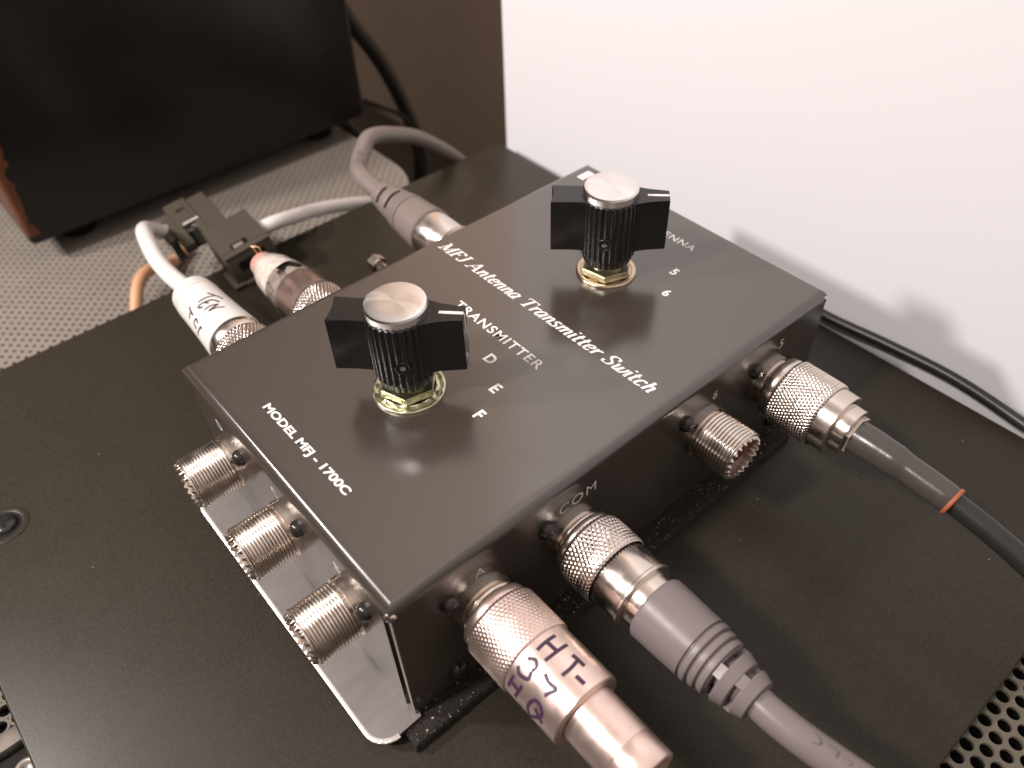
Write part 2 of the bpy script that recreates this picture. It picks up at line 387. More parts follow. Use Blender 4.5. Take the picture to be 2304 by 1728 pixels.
# foam feet
def foam(x0, x1, y0, y1, z0, z1):
    g = G(); nx, ny = 14, 150
    def P3(i, j, zf):
        x = x0 + (x1 - x0) * i / nx; y = y0 + (y1 - y0) * j / ny
        e = noise.noise(Vector((x * 1.3, y * 1.3, zf * 3))) ; e2 = noise.noise(Vector((x * .6 + 9, y * .6, 5)))
        bx = 0.30 * noise.noise(Vector((y * 1.1, 3.3 + i, 0))) if i in (0, nx) else 0
        by = 0.30 * noise.noise(Vector((x * 1.1, 7.3, j))) if j in (0, ny) else 0
        return (x + bx, y + by, (z1 + 0.32 * e + 0.15 * e2 - (0.5 if i in (0, nx) or j in (0, ny) else 0)) if zf else z0)
    v = [P3(i, j, 1) for j in range(ny + 1) for i in range(nx + 1)]
    f = [(j*(nx+1)+i, j*(nx+1)+i+1, (j+1)*(nx+1)+i+1, (j+1)*(nx+1)+i) for j in range(ny) for i in range(nx)]
    rim = [(i, 0) for i in range(nx)] + [(nx, j) for j in range(ny)] + [(i, ny) for i in range(nx, 0, -1)] + [(0, j) for j in range(ny, 0, -1)]
    b0 = len(v); v += [P3(i, j, 0) for i, j in rim]; m = len(rim)
    f += [(rim[k][1]*(nx+1)+rim[k][0], b0 + k, b0 + (k+1) % m, rim[(k+1) % m][1]*(nx+1)+rim[(k+1) % m][0]) for k in range(m)]
    return g.add(v, f)
foam(-5.2, 6.2, -4.4, 149, -55.9, -52.15).obj("foam_foot", M_foam, sw, smooth=True)
foam(-99, -88, 3, 150, -55.9, -52.15).obj("foam_foot", M_foam, sw, smooth=True)
# low cover screws on the front
def pan_screw(M, r=3.0, hgt=2.0, name="screw", parent=None, mt=None):
    g = G()
    g.lathe([(0.0, r), (hgt * .35, r), (hgt * .8, r * .78), (hgt, r * .4), (hgt + .02, 0.01)], M, n=28)
    for a_ in (0.4, 0.4 + pi / 2):
        Rm = M @ Matrix.Rotation(a_, 4, 'Z')
        g.box((-r * .55, -r * .09, hgt * .80), (r * .55, r * .09, hgt + .05), Rm)
    return g.obj(name, mt or M_screw, parent, autosm=50)
pan_screw(frame((0, 14.3, -45.5), (1, 0, 0)), 2.9, 1.9, "cover_screw", cover)
pan_screw(frame((0, 144, -45.5), (1, 0, 0)), 2.9, 1.9, "cover_screw", cover)

# --- sockets
def socket(origin, zdir, screws, mt=M_bronze, length=14.6, fine=1.06, xh=(0, 0, 1), dep=0.40):
    M = frame(origin, zdir, xh)
    R_ = 7.85
    prof = [(-0.5, 8.1), (1.2, 8.1), (1.25, 7.2), (2.0, 7.2)]
    z = 2.0
    while z < length - 1.6:
        prof += [(z, R_ - dep), (z + fine * .38, R_), (z + fine * .55, R_), (z + fine * .95, R_ - dep)]; z += fine
    prof += [(z, 7.25), (length - .9, 7.25), (length - 0.55, 7.0), (length, 6.75), (length, 6.25), (length - 1.2, 6.1), (2.5, 6.1)]
    last = len(prof) - 5
    nt_ = 20
    def zm(i, z_, t):
        if i in (last - 0, last + 1, last + 2):
            return z_ - 0.0 - 0.75 * (0.5 + 0.5 * math.copysign(abs(cos(nt_ * t)) ** .6, cos(nt_ * t)))
        return z_
    g = G(); g.lathe(prof, M, n=160, z_mod=zm)
    # square flange behind the thread
    so_ = g.obj("socket", mt, sw, autosm=60)
    g = G(); g.lathe([(length - 2.6, 6.05), (length - 2.7, 2.6), (length - 2.4, 2.5), (length - 6, 2.3)], M, n=32); g.obj("insulator", M_teflon, so_, smooth=True)
    g = G(); g.lathe([(2, 2.2), (length - 3.2, 2.2), (length - 3.0, 1.9), (length - 8, 1.6)], M, n=24); g.obj("centre_contact", M_brass, so_, smooth=True)
    for a_, b_ in screws:
        pan_screw(M @ Matrix.Translation((a_, b_, 0)), 2.35, 2.1, "socket_screw", so_)
    return so_
# local x = up (z), local y = zdir x up
Zc = -23.0
FR = {"A": 24.3, "COM": 54.5, "6": 106.3, "5": 136.8}
for k_, y in FR.items():
    # zdir +x : local x = +z, local y = x cross z -> -y world
    socket((0, y, Zc), (1, 0, 0), [(10.0, 9.7), (-9.6, -9.4)], mt=M_bronze if k_ == "A" else M_nick)
for x in (-22.0, -52.6, -83.6):
    # zdir -y : local y = (-y) x z = -x
    socket((x, 0, -25.0), (0, -1, 0), [(9.6, -9.6)], mt=M_bronze, fine=0.86, dep=0.26)
for y in (24.3, 54.5, 106.3, 136.8):
    socket((-W, y, Zc), (-1, 0, 0), [], mt=M_nick)
# ground post on the back
g = G(); Mg = frame((-W, 79.0, -20), (-1, 0, 0.05))
g.lathe([(0, 2.0), (27, 2.0), (27.6, 1.6), (27.6, 0.01)], Mg, n=20)
gp = g.obj("ground_post", M_nick, sw, autosm=40)
g = G(); g.prism([(3.2 * cos(k * pi / 3), 3.2 * sin(k * pi / 3)) for k in range(6)], 22.5, 25.6, Mg); g.obj("hex_nut", M_nick, gp)

# --- lettering
def text_mesh(txt, size, weight=0.0, shear=0.0, spacing=1.0):
    cu = bpy.data.curves.new("tmp", 'FONT'); cu.body = txt; cu.size = size; cu.shear = shear
    cu.offset = weight; cu.space_character = spacing; cu.resolution_u = 6
    o = bpy.data.objects.new("tmp", cu); C.objects.link(o)
    bpy.context.view_layer.update()
    me = bpy.data.meshes.new_from_object(o.evaluated_get(bpy.context.evaluated_depsgraph_get()))
    v = [q.co.copy() for q in me.vertices]; f = [tuple(p.vertices) for p in me.polygons]
    bpy.data.objects.remove(o); bpy.data.curves.remove(cu); bpy.data.meshes.remove(me)
    return v, f
def place_text(txt, M, width=None, height=None, weight=0.0, shear=0.0, spacing=1.0, x0=0.0, x1=None, name="lettering", m=M_white):
    v, f = text_mesh(txt, 1.0, weight, shear, spacing)
    mnx = min(p.x for p in v); mxx = max(p.x for p in v); mny = min(p.y for p in v); mxy = max(p.y for p in v)
    if x1 is not None: width = x1 - x0
    sy = height / (mxy - mny); sx = (width / (mxx - mnx)) if width else sy
    vv = [M @ Vector(((p.x - mnx) * sx + x0, (p.y - mny) * sy, 0)) for p in v]
    # give the ink a hair of thickness
    g = G(); g.add(vv, f)
    return g.obj(name, m, cover)
def top(x, y, rot=0.0): return Matrix.Translation((x, y, 0.03)) @ Matrix.Rotation(rot, 4, 'Z')
place_text("MODEL MFJ - 1700C", top(-71.3, 8.7, radians(0.7)), x0=0, x1=39.2, height=3.05, weight=0.036)
place_text("TRANSMITTER", top(-70.3, 71.8, 0), x0=0, x1=37.2, height=3.3, weight=0.016, spacing=1.15)
place_text("ANTENNA", top(-62.4, 143.3, 0), x0=0, x1=22.6, height=2.8, weight=0.014, spacing=1.15)
for t_, cx, cy, hh in (("D", -45.3, 63.6, 3.5), ("E", -35.1, 57.3, 3.6), ("F", -30.6, 48.2, 3.5), ("5", -36.4, 129.8, 3.3), ("6", -31.3, 120.4, 3.3)):
    place_text(t_, top(cx - hh * .34, cy), height=hh, weight=0.034)
# slanted bold maker's letters in the far corner
place_text("MFJ", top(-96.4, 146.0), x0=0, x1=27, height=7.6, weight=0.035)
# serif italic line drawn with a broad pen
def cat(pts, n=7):
    P = [Vector((a, b)) for a, b in pts]
    if len(P) < 3: return P
    out = []
    for i in range(len(P) - 1):
        p0 = P[i-1] if i else P[0]*2 - P[1]; p1 = P[i]; p2 = P[i+1]; p3 = P[i+2] if i+2 < len(P) else P[-1]*2 - P[-2]
        for k in range(n):
            t = k / n; out.append(0.5*((2*p1)+(p2-p0)*t+(2*p0-5*p1+4*p2-p3)*t*t+(3*p1-p0-3*p2+p3)*t**3))
    return out + [P[-1]]
L_ = lambda *p: ("L", p)
Cv = lambda *p: ("C", p)
def sf(x, y, w=.30): return L_((x - w/2, y), (x + w/2, y))
GL = {
 'M': (1.08, [("t", ((.16,0),(.16,1))), L_((.14,1),(.52,.06)), ("t", ((.52,.06),(.88,1))), L_((.90,1),(.90,0)), sf(.16,.02), sf(.90,.02,.34), sf(.10,.98,.22), sf(.94,.98,.24)]),
 'F': (.74, [L_((.22,0),(.22,1)), L_((.08,.97),(.70,.97)), L_((.69,.97),(.70,.76)), L_((.22,.52),(.52,.52)), ("t", ((.52,.62),(.52,.42))), sf(.22,.02,.36)]),
 'J': (.62, [Cv((.40,1),(.40,.5),(.40,.2),(.30,.03),(.14,.0),(.04,.10)), sf(.40,.98,.36), L_((.05,.10),(.08,.16))]),
 'A': (.98, [("t", ((.06,0),(.46,1))), L_((.46,1),(.80,0)), L_((.22,.34),(.68,.34)), sf(.06,.02,.28), sf(.82,.02,.34)]),
 'n': (.66, [L_((.16,.64),(.16,0)), Cv((.18,.42),(.30,.60),(.42,.64),(.50,.52),(.50,.3),(.50,.08)), Cv((.50,.10),(.54,.02),(.64,.06)), ("t", ((.04,.62),(.16,.64)))]),
 't': (.46, [Cv((.22,.90),(.20,.5),(.20,.16),(.26,.02),(.42,.07)), L_((.04,.62),(.42,.62))]),
 'e': (.58, [Cv((.12,.32),(.34,.34),(.48,.46),(.46,.60),(.34,.66),(.18,.56),(.10,.34),(.14,.10),(.28,.0),(.50,.12))]),
 'a': (.66, [Cv((.50,.54),(.38,.66),(.20,.58),(.09,.32),(.12,.08),(.24,.0),(.38,.12),(.50,.36)), L_((.54,.66),(.50,.10)), Cv((.50,.10),(.54,.0),(.64,.06))]),
 'T': (.88, [L_((.44,1),(.44,0)), L_((.06,.97),(.84,.97)), ("t", ((.07,.98),(.05,.78))), ("t", ((.83,.98),(.84,.78))), sf(.44,.02,.38)]),
 'r': (.50, [L_((.16,.64),(.16,0)), Cv((.18,.40),(.28,.58),(.40,.64),(.47,.56)), ("t", ((.04,.62),(.16,.64)))]),
 's': (.50, [Cv((.42,.54),(.32,.66),(.16,.60),(.14,.46),(.26,.36),(.38,.26),(.38,.10),(.24,.0),(.10,.02),(.05,.14))]),
 'm': (.98, [L_((.16,.64),(.16,0)), Cv((.18,.42),(.30,.60),(.42,.64),(.48,.50),(.48,.0)), Cv((.50,.42),(.62,.60),(.74,.64),(.82,.52),(.82,.08)), Cv((.82,.10),(.86,.02),(.96,.06)), ("t", ((.04,.62),(.16,.64)))]),
 'i': (.34, [L_((.16,.64),(.16,.10)), Cv((.16,.12),(.20,.0),(.31,.06)), ("t", ((.04,.62),(.16,.64))), L_((.20,.86),(.20,.98))]),
 'S': (.78, [Cv((.66,.76),(.62,.94),(.42,1.0),(.22,.94),(.16,.78),(.26,.60),(.48,.46),(.60,.30),(.54,.08),(.34,.0),(.14,.06),(.08,.26))]),
 'w': (.86, [Cv((.08,.64),(.14,.40),(.14,.12),(.24,.0),(.38,.16),(.46,.60)), Cv((.44,.44),(.46,.10),(.56,.0),(.70,.12),(.80,.44),(.76,.64))]),
 'c': (.54, [Cv((.46,.52),(.38,.65),(.22,.60),(.10,.38),(.12,.10),(.26,.0),(.48,.12))]),
 'h': (.66, [L_((.18,1),(.16,0)), Cv((.18,.42),(.30,.60),(.42,.64),(.50,.52),(.50,.3),(.50,.08)), Cv((.50,.10),(.54,.02),(.64,.06)), ("t", ((.06,.97),(.18,1)))]),
 ' ': (.40, []),
}
def pen_text(txt, M, width, cap, shear=0.30, T=.185, t0=.085, zstep=0.0012, name="lettering"):
    adv = sum(GL[c][0] for c in txt); sx = width / adv
    g = G(); x = 0; lay = 0
    for c in txt:
        w_, strokes = GL[c]
        for kd, pts in strokes:
            q = cat(pts) if kd == "C" else [Vector(p) for p in pts]
            z = 0.03 + lay * zstep; lay = (lay + 1) % 9
            n = len(q); left = []; right = []
            for i, p in enumerate(q):
                d = (q[min(i+1, n-1)] - q[max(i-1, 0)]).normalized()
                wv = t0 if kd == "t" else t0 + (T - t0) * abs(d.y) ** 1.2
                nn = Vector((-d.y, d.x)) * wv / 2
                ext = Vector((0, 0))
                left.append(p + nn); right.append(p - nn)
            pts3 = []
            for p in left + right[::-1]:
                yy = min(max(p.y, -0.03), 1.05)
                pts3.append(M @ Vector(((x + p.x + shear * yy) * sx, yy * cap, z)))
            m = len(left)
            g.add(pts3, [(i, i+1, 2*m-2-i, 2*m-1-i) for i in range(m - 1)])
        x += w_
    return g.obj(name, M_white, cover)
pen_text("MFJ Antenna Transmitter Switch", Matrix.Translation((-96.6, 86.3, 0)) @ Matrix.Rotation(radians(0.75), 4, 'Z'), 89.6, 4.1)
# labels on the front face (x = 0): text runs along +y, up is +z
def face_front(y, z): return Matrix(((0, 0, 1, 0.03), (1, 0, 0, y), (0, 1, 0, z), (0, 0, 0, 1)))
place_text("COM", face_front(49.3, -11.6), x0=0, x1=12.6, height=3.5, weight=-0.004, spacing=1.2, m=M_whitedim)
place_text("A", face_front(22.7, -11.6), height=3.2, weight=-0.004, m=M_whitedim)
place_text("6", face_front(107.4, -11.4), height=3.2, weight=-0.002, m=M_whitedim)
place_text("5", face_front(137.2, -10.6), height=3.2, weight=-0.002, m=M_whitedim)
# labels on the left face (y = 0): text runs along +x, up is +z
def face_side(x, z): return Matrix(((1, 0, 0, x), (0, 0, -1, -0.03), (0, 1, 0, z), (0, 0, 0, 1)))
for t_, x in (("D", -84.6), ("C", -54.2), ("B", -24.2)):
    place_text(t_, face_side(x, -11.5), height=3.4, weight=0.006, m=M_whitedim)

# --- knobs
def knob(kx, ky, ang, washer_r, kind):
    M = Matrix.Translation((kx, ky, 0)) @ Matrix.Rotation(radians(ang), 4, 'Z')
    g = G()
    nf = 30
    def rm(i, r, t):
        if 2 <= i <= 5:
            return r * (1 - 0.055 * (0.5 - 0.5 * math.copysign(abs(cos(nf * t)) ** .5, cos(nf * t))))
        return r
    g.lathe([(5.4, 6.6), (5.6, 7.2), (8.6, 8.0), (8.8, 8.45), (26.7, 8.45), (26.95, 8.35), (27.0, 7.9), (26.7, 7.6), (26.7, 0.01)], M, n=240, r_mod=rm)
    g.lathe([(5.4, 6.6), (5.4, 3.3)], M, n=40)
    body = g.obj("knob", M_knob, sw, autosm=50)
    g = G()
    # pointer wing and counter wing
    bm = bmesh.new()
    def wing(poly, z0, z1):
        g2 = G(); g2.prism(poly, z0, z1)
        bm = bmesh.new(); vs = [bm.verts.new(v) for v in g2.v]
        for f in g2.f: bm.faces.new([vs[i] for i in f])
        bmesh.ops.bevel(bm, geom=list(bm.edges), offset=0.18, segments=2, affect='EDGES')
        g.from_bm(bm, M)
    bm.free()
    wing([(5.5, -5.2), (8.6, -4.1), (10.5, -3.3), (16.6, -2.75), (16.6, 2.75), (10.5, 3.3), (8.6, 4.1), (5.5, 5.2)], 10.6, 26.9)
    wing([(-5.0, 4.6), (-11.0, 4.2), (-16.9, 4.6), (-16.2, 2.2), (-16.0, 0), (-16.2, -2.2), (-16.9, -4.6), (-11.0, -4.2), (-5.0, -4.6)], 10.6, 26.9)
    g.obj("pointer_wing", M_knob, body, autosm=40)
    g = G(); g.box((10.4, -0.45, 26.93), (16.45, 0.45, 27.05), M); g.box((16.58, -0.40, 22.0), (16.66, 0.40, 26.8), M)
    g.obj("pointer_line", M_white, body)
    g = G(); g.lathe([(26.7, 7.75), (29.2, 7.9), (29.75, 7.6), (29.9, 7.1), (29.92, 4.0), (29.92, 0.02)], Matrix.Identity(4), n=96)
    cap = link_mesh("knob_cap", [(Matrix.Translation((0, 0, 0)) @ v) for v in g.v], g.f, M_cap, None, loc=(0, 0, 0), autosm=25)
    cap.parent = body; cap.location = (Vector((kx, ky, 0)) - root_loc(sw)) * S
    del cap["loc_mm"]
    # set screw towards the viewer
    da = math.atan2(-32.7 - ky, 84.8 - kx) - 0.10
    Mh = frame((kx + 8.1 * cos(da), ky + 8.1 * sin(da), 15.2), (cos(da), sin(da), 0))
    g = G(); g.lathe([(0.10, 2.0), (0.42, 1.85), (0.36, 1.45), (-0.2, 1.35)], Mh, n=28); g.obj("set_screw_boss", M_knob, body, smooth=True)
    g = G(); g.lathe([(0.28, 1.42), (0.26, 0.75)], Mh, n=20); g.obj("set_screw_hole", M_dark, body)
    g = G(); g.lathe([(0.28, 0.75), (0.36, 0.4), (0.38, 0.01)], Mh, n=20); g.obj("set_screw", M_nick, body, smooth=True)
    # bushing, nut, washer
    g = G(); prof = [(0.5, 4.6)]
    z = 3.2
    while z < 5.2: prof += [(z, 4.45), (z + .3, 4.75), (z + .6, 4.45)]; z += .62
    g.lathe(prof, Matrix.Translation((kx, ky, 0)), n=40); bu = g.obj("bushing", M_zinc, sw, smooth=True)
    hr = 7.9 if kind == 1 else 8.0
    g = G(); rot = 0.32 if kind == 1 else 0.18
    bm = bmesh.new()
    vs0 = [bm.verts.new((kx + hr * cos(rot + k * pi / 3), ky + hr * sin(rot + k * pi / 3), 1.0)) for k in range(6)]
    vs1 = [bm.verts.new((v.co.x, v.co.y, 3.3)) for v in vs0]
    bm.faces.new(vs0[::-1]); bm.faces.new(vs1)
    for k in range(6): bm.faces.new([vs0[k], vs0[(k+1) % 6], vs1[(k+1) % 6], vs1[k]])
    bmesh.ops.bevel(bm, geom=[e for e in bm.edges], offset=0.25, segments=2, affect='EDGES')
    g.from_bm(bm); g.obj("hex_nut", M_zinc, sw, autosm=30)
    g = G()
    def wm(i, z, t):
        if kind == 1 and i in (3, 4): return z - 0.5 * (0.5 + 0.5 * cos(14 * t))
        return z
    g.lathe([(0.02, washer_r - .1), (0.5, washer_r), (0.95, washer_r - .25), (0.95, washer_r - 1.2), (0.6, washer_r - 1.7), (0.9, washer_r - 2.6)], Matrix.Translation((kx, ky, 0)), n=112, z_mod=wm)
    g.obj("washer", M_zinc if kind == 1 else M_brass, sw, smooth=True)
knob(-50.8, 42.2, 43.5, 9.9, 1)
knob(-51.2, 116.6, 44.5, 9.2, 2)

# ------------------------------------------------------------------ plugs and cables
def knurl(g, M, z0, z1, r, n=54, amp=0.34, pitch=1.12, chamfer=0.5, nz=None):
    """diamond knurled band"""
    A = n * 4; Z = max(8, int((z1 - z0) / pitch * 4)); per = 2 * pi / n
    kz = 2 * pi / pitch / 1.0
    def rr(t, z):
        u = n * t; w_ = kz * (z - z0) * 0.62
        d = abs(sin((u + w_) / 2)) ; e = abs(sin((u - w_) / 2))
        return min(d, e)
    v = []
    for j in range(Z + 1):
        z = z0 + (z1 - z0) * j / Z
        edge = min(z - z0, z1 - z)
        base = r - (chamfer - edge if edge < chamfer else 0) * 0.9
        for k in range(A):
            t = 2 * pi * k / A
            q = base - amp + amp * 1.25 * rr(t, z)
            v.append(M @ Vector((q * cos(t), q * sin(t), z)))
    f = [(j*A+k, j*A+(k+1) % A, (j+1)*A+(k+1) % A, (j+1)*A+k) for j in range(Z) for k in range(A)]
    g.add(v, f)
def on_cyl(strokes, y0, z0, r, rad, name, m, parent, flat=0.25):
    """marker strokes given as (x, degrees round the barrel)"""
    g = G()
    for li, st in enumerate(strokes):
        P_ = cat([Vector((a_, b_)) for a_, b_ in st], 6) if len(st) > 2 else [Vector(st[0]).lerp(Vector(st[1]), k / 6) for k in range(7)]
        lift = 0.02 + 0.006 * (li % 5)
        r_at = r if callable(r) else (lambda x_, r0_=r: r0_)
        pts_ = [(p.x, p.y * pi / 180 * 8.0) for p in P_]
        n = len(pts_); v = []
        for i, (a_, s_) in enumerate(pts_):
            p0 = pts_[max(i-1, 0)]; p1 = pts_[min(i+1, n-1)]
            dx, ds = p1[0] - p0[0], p1[1] - p0[1]; l = math.hypot(dx, ds) or 1
            nx, ns = -ds / l * rad, dx / l * rad
            for sgn in (1, 0, -1):
                X = a_ + nx * sgn; Sx = s_ + ns * sgn; th = Sx / 8.0; rr = r_at(X) + lift
                v.append((X, y0 + rr * sin(th), z0 + rr * cos(th)))
        f = [(i*3+k, i*3+k+1, i*3+4+k, i*3+3+k) for i in range(n-1) for k in range(2)]
        g.add(v, f)
    return g.obj(name, m, parent)

# A: marker-lettered barrel adapter (no cable)
ya = 24.3
ad = thing("coax_adapter", "pinkish metal coax adapter with violet handwriting HT on its barrel, nearest the front corner", "connector", (20, ya, -33))
Ma = frame((0, ya, -23.7), (1, 0, 0))
g = G(); g.lathe([(3.6, 8.2), (3.8, 9.1), (4.4, 9.35), (6.2, 9.35), (6.4, 9.2)], Ma, n=64); knurl(g, Ma, 6.2, 19.3, 10.2, n=56, amp=.30)
g.obj("knurled_collar", M_copper, ad, autosm=75)
g = G(); g.lathe([(19.0, 9.3), (19.35, 9.65), (34.4, 9.6), (35.4, 9.55), (35.7, 9.2), (35.7, 7.3)], Ma, n=64)
bar = g.obj("barrel", M_copper, ad, autosm=35)
g = G(); g.lathe([(34.9, 7.15), (47.6, 7.1), (47.75, 6.9), (47.95, 6.9), (48.1, 7.0), (54.2, 6.95), (54.6, 6.5), (54.6, 5.6), (50, 5.4)], Ma, n=64)
g.obj("barrel_sleeve", M_copper, ad, autosm=50)
g = G(); g.lathe([(52.5, 5.5), (52.5, 0.02)], Ma, n=32); g.obj("insulator", M_dark, ad)
HT = [[(21.43,-9.9),(21.31,2.0),(21.27,24.3)],[(24.35,-12.1),(24.53,4.4),(24.54,28.3)],[(21.4,7.4),(24.5,8.6)],[(27.15,21.7),(28.94,23.1),(30.68,23.2)],
      [(28.85,22.2),(29.35,4.9),(29.26,-9.4)],[(31.31,3.7),(33.8,4.3)],[(20.47,-41.8),(21.84,-48.6),(24.09,-44.4),(23.7,-33.7)],[(21.13,-26.5),(22.65,-20.5),(23.94,-25.3),(23.7,-33.7)],
      [(26.24,-23.3),(28.18,-27.6)],[(28.18,-27.6),(30.45,-26.6),(29.89,-34.2),(29.15,-43.0)],[(20.47,-80.9),(20.85,-56.7)],[(22.96,-87.2),(23.83,-58.1)],[(20.7,-67.3),(23.4,-69.0)],
      [(27.59,-96.6),(26.92,-75.2),(27.99,-58.2),(29.97,-59.9),(30.81,-70.8),(28.62,-89.4),(27.59,-96.6)],[(28.79,-67.7),(31.6,-80.4)]]
on_cyl(HT, ya, -23.7, 9.66, 0.42, "handwriting", M_ink, bar)

# grey moulded boot cable helper
def boot_parts(parent, M, x0, r0, mt, xr=14.4, slots=True, r1=8.35, rend=5.3, L=31):
    """moulded boot: smooth sleeve, three ribs, slotted strain relief. x0 = start along the axis"""
    g = G()
    prof = [(x0, r0 - 1.6), (x0 + .05, r0 - .5), (x0 + .7, r0)]
    prof += [(x0 + xr - .5, r1), (x0 + xr - .1, r1 - .05), (x0 + xr + .05, r1 - .75), (x0 + xr + .35, r1 - .75)]
    z = x0 + xr + .4; rr = r1
    for k in range(3):
        prof += [(z, rr - .45), (z + .35, rr - .05), (z + 1.1, rr), (z + 1.7, rr - .1), (z + 1.95, rr - .5), (z + 2.0, rr - 1.0), (z + 2.2, rr - 1.0)]
        z += 2.25; rr -= .42
    prof += [(z, rr - 1.6), (z + .1, rr - 2.2)]
    g.lathe(prof, M, n=72)
    zs = z; step = (L - (z - x0)) / 2
    # core of the strain relief
    g.lathe([(zs - .2, 4.0), (x0 + L - .2, 3.9)], M, n=32)
    for k in range(2):
        za = zs + step * k + 1.6; zb = zs + step * (k + 1) - .1
        ra = rr - .1 - .95 * k; rb = ra - .75
        g.lathe([(za, 3.9), (za, ra), (za + .25, ra + .1), (zb - .2, rb), (zb, rb - .3), (zb, 3.7)], M, n=64)
        # two bridges holding each ring
        zprev = za - 1.75
        for q in range(3):
            a_ = 2 * pi * q / 3 + (0.55 if k == 0 else 0.30)
            g.box((3.6, -1.6, zprev), (ra - .05, 1.6, za + .1), M @ Matrix.Rotation(a_, 4, 'Z'))
    return g.obj("boot", mt, parent, autosm=38)

# COM cable
yc = 54.5
cc = thing("coax_cable", "mauve grey coax cable with silver plug and ribbed boot, in the socket marked COM", "cable", (45, yc, -33))
Mc = frame((0, yc, -23.5), (1, -0.012, 0.0))
g = G(); g.lathe([(3.0, 8.3), (3.2, 9.0), (3.5, 9.3), (5.2, 9.4), (5.4, 9.2)], Mc, n=64); knurl(g, Mc, 5.2, 15.6, 10.2, n=52, amp=.42, pitch=1.3)
g.obj("knurled_collar", M_nick, cc, autosm=75)
g = G(); g.lathe([(15.3, 8.9), (15.7, 9.15), (23.6, 9.1), (23.9, 9.45), (24.6, 9.45), (24.8, 9.2), (24.8, 7.6)], Mc, n=64); g.obj("collar_rim", M_nick, cc, autosm=35)
g = G(); g.lathe([(24.0, 7.55), (29.2, 7.5)], Mc, n=64); g.obj("plug_body", M_nick, cc, autosm=35)
boot_parts(cc, Mc, 28.2, 8.75, M_grey, xr=14.2, r1=8.3, L=30.8)
g = G(); g.tube([(57, 53.8, -23.5), (63, 53.8, -23.6), (70, 54.6, -24.1), (78, 56.4, -25.3), (90, 59.5, -27.5), (112, 66, -33), (140, 74, -44)], 3.75, n=32, sub=8)
cb = g.obj("cable_jacket", M_grey, cc, smooth=True)
on_cyl([[(70.21,2.3),(70.44,-7.6),(71.71,-13.4),(73.02,-10.2),(73.33,3.6),(72.45,12.7),(71.02,11.8),(70.21,2.3)],[(74.26,16.0),(76.81,24.7)],[(76.81,24.7),(77.11,-0.8)],[(78.43,18.8),(79.68,23.1),(79.76,8.4)],[(79.76,8.4),(80.9,-2.0),(79.9,-12.0)]], 55.0, -24.35, 3.78, 0.16, "cable_print", M_ink2, cb)

# 5: black cable with shrink sleeve and orange band
y5 = 136.9
c5 = thing("coax_cable", "black coax cable with shrink sleeve and orange band, in the socket marked 5", "cable", (45, y5, -33))
M5 = frame((0, y5, -23.2), (1, -0.010, 0.0))
g = G(); g.lathe([(2.6, 8.2), (2.8, 9.1), (3.3, 9.6), (6.1, 9.7), (6.4, 9.4)], M5, n=64); knurl(g, M5, 6.1, 20.3, 10.35, n=60, amp=.42, pitch=1.15)
g.obj("knurled_collar", M_nick, c5, autosm=75)
g = G(); g.lathe([(20.0, 9.2), (20.4, 9.55), (25.2, 9.5), (25.4, 9.2), (25.4, 6.9)], M5, n=64); g.obj("collar_rim", M_nick, c5, autosm=35)
g = G(); g.lathe([(25.0, 6.95), (25.4, 7.3), (29.0, 7.2), (29.2, 6.9), (29.2, 5.2)], M5, n=64)
g.lathe([(29.3, 4.0), (29.3, 6.0), (30.3, 6.0), (30.3, 4.0)], M5, n=6); g.obj("plug_body", M_nick, c5, autosm=35)
g = G(); g.tube([(29.5, 136.4, -23.2), (34, 136.4, -23.2), (41, 136.5, -23.4), (46, 136.6, -23.7), (50, 136.6, -24.1), (56.5, 136.6, -24.6), (59.0, 136.5, -24.9)], [4.95, 5.0, 4.75, 4.2, 4.25, 4.15, 3.9], n=32)
g.obj("shrink_sleeve", M_sleeve, c5, smooth=True)
g = G(); g.lathe([(-.6, 3.9), (-.5, 4.3), (.4, 4.35), (.6, 3.9)], frame((59.4, 136.5, -24.9), (1, 0, -.15)), n=36); g.obj("orange_band", M_orange, c5, smooth=True)
g = G(); g.tube([(58.5, 136.5, -24.8), (64, 136.7, -25.8), (71, 136.8, -27.2), (80.6, 136.7, -29.6), (95, 136, -34), (120, 133, -44)], 3.15, n=28)
g.obj("cable_jacket", M_blackpvc, c5, smooth=True)

# back: white cable marked TEN TEC
yt = 24.3
ct = thing("coax_cable", "white coax cable marked TEN TEC in pen, looping back through the dark clamp", "cable", (-140, yt, -33))
Mt = frame((-W, yt, -23.6), (-1, 0, 0))
g = G(); g.lathe([(3.0, 8.3), (3.4, 9.3), (5.0, 9.4)], Mt, n=48); knurl(g, Mt, 5.0, 21.5, 10.0, n=50, amp=.5, pitch=1.5); g.lathe([(21.4, 8.9), (21.6, 9.2), (27, 9.1), (28.3, 8.4), (28.3, 7.0)], Mt, n=48)
g.obj("knurled_collar", M_nick, ct, autosm=75)
g = G(); g.lathe([(26.5, 8.2), (26.5, 9.15), (27.2, 9.4), (35, 8.8), (46, 8.15), (53.3, 7.9), (53.5, 7.55), (53.9, 7.55), (54.1, 7.85), (55.5, 7.75), (55.7, 7.4), (56.1, 7.4), (56.3, 7.65), (59.0, 7.3), (60.3, 6.4), (60.7, 5.0), (60.7, 3.0)], Mt, n=64)
bt = g.obj("boot", M_whitepvc, ct, autosm=40)
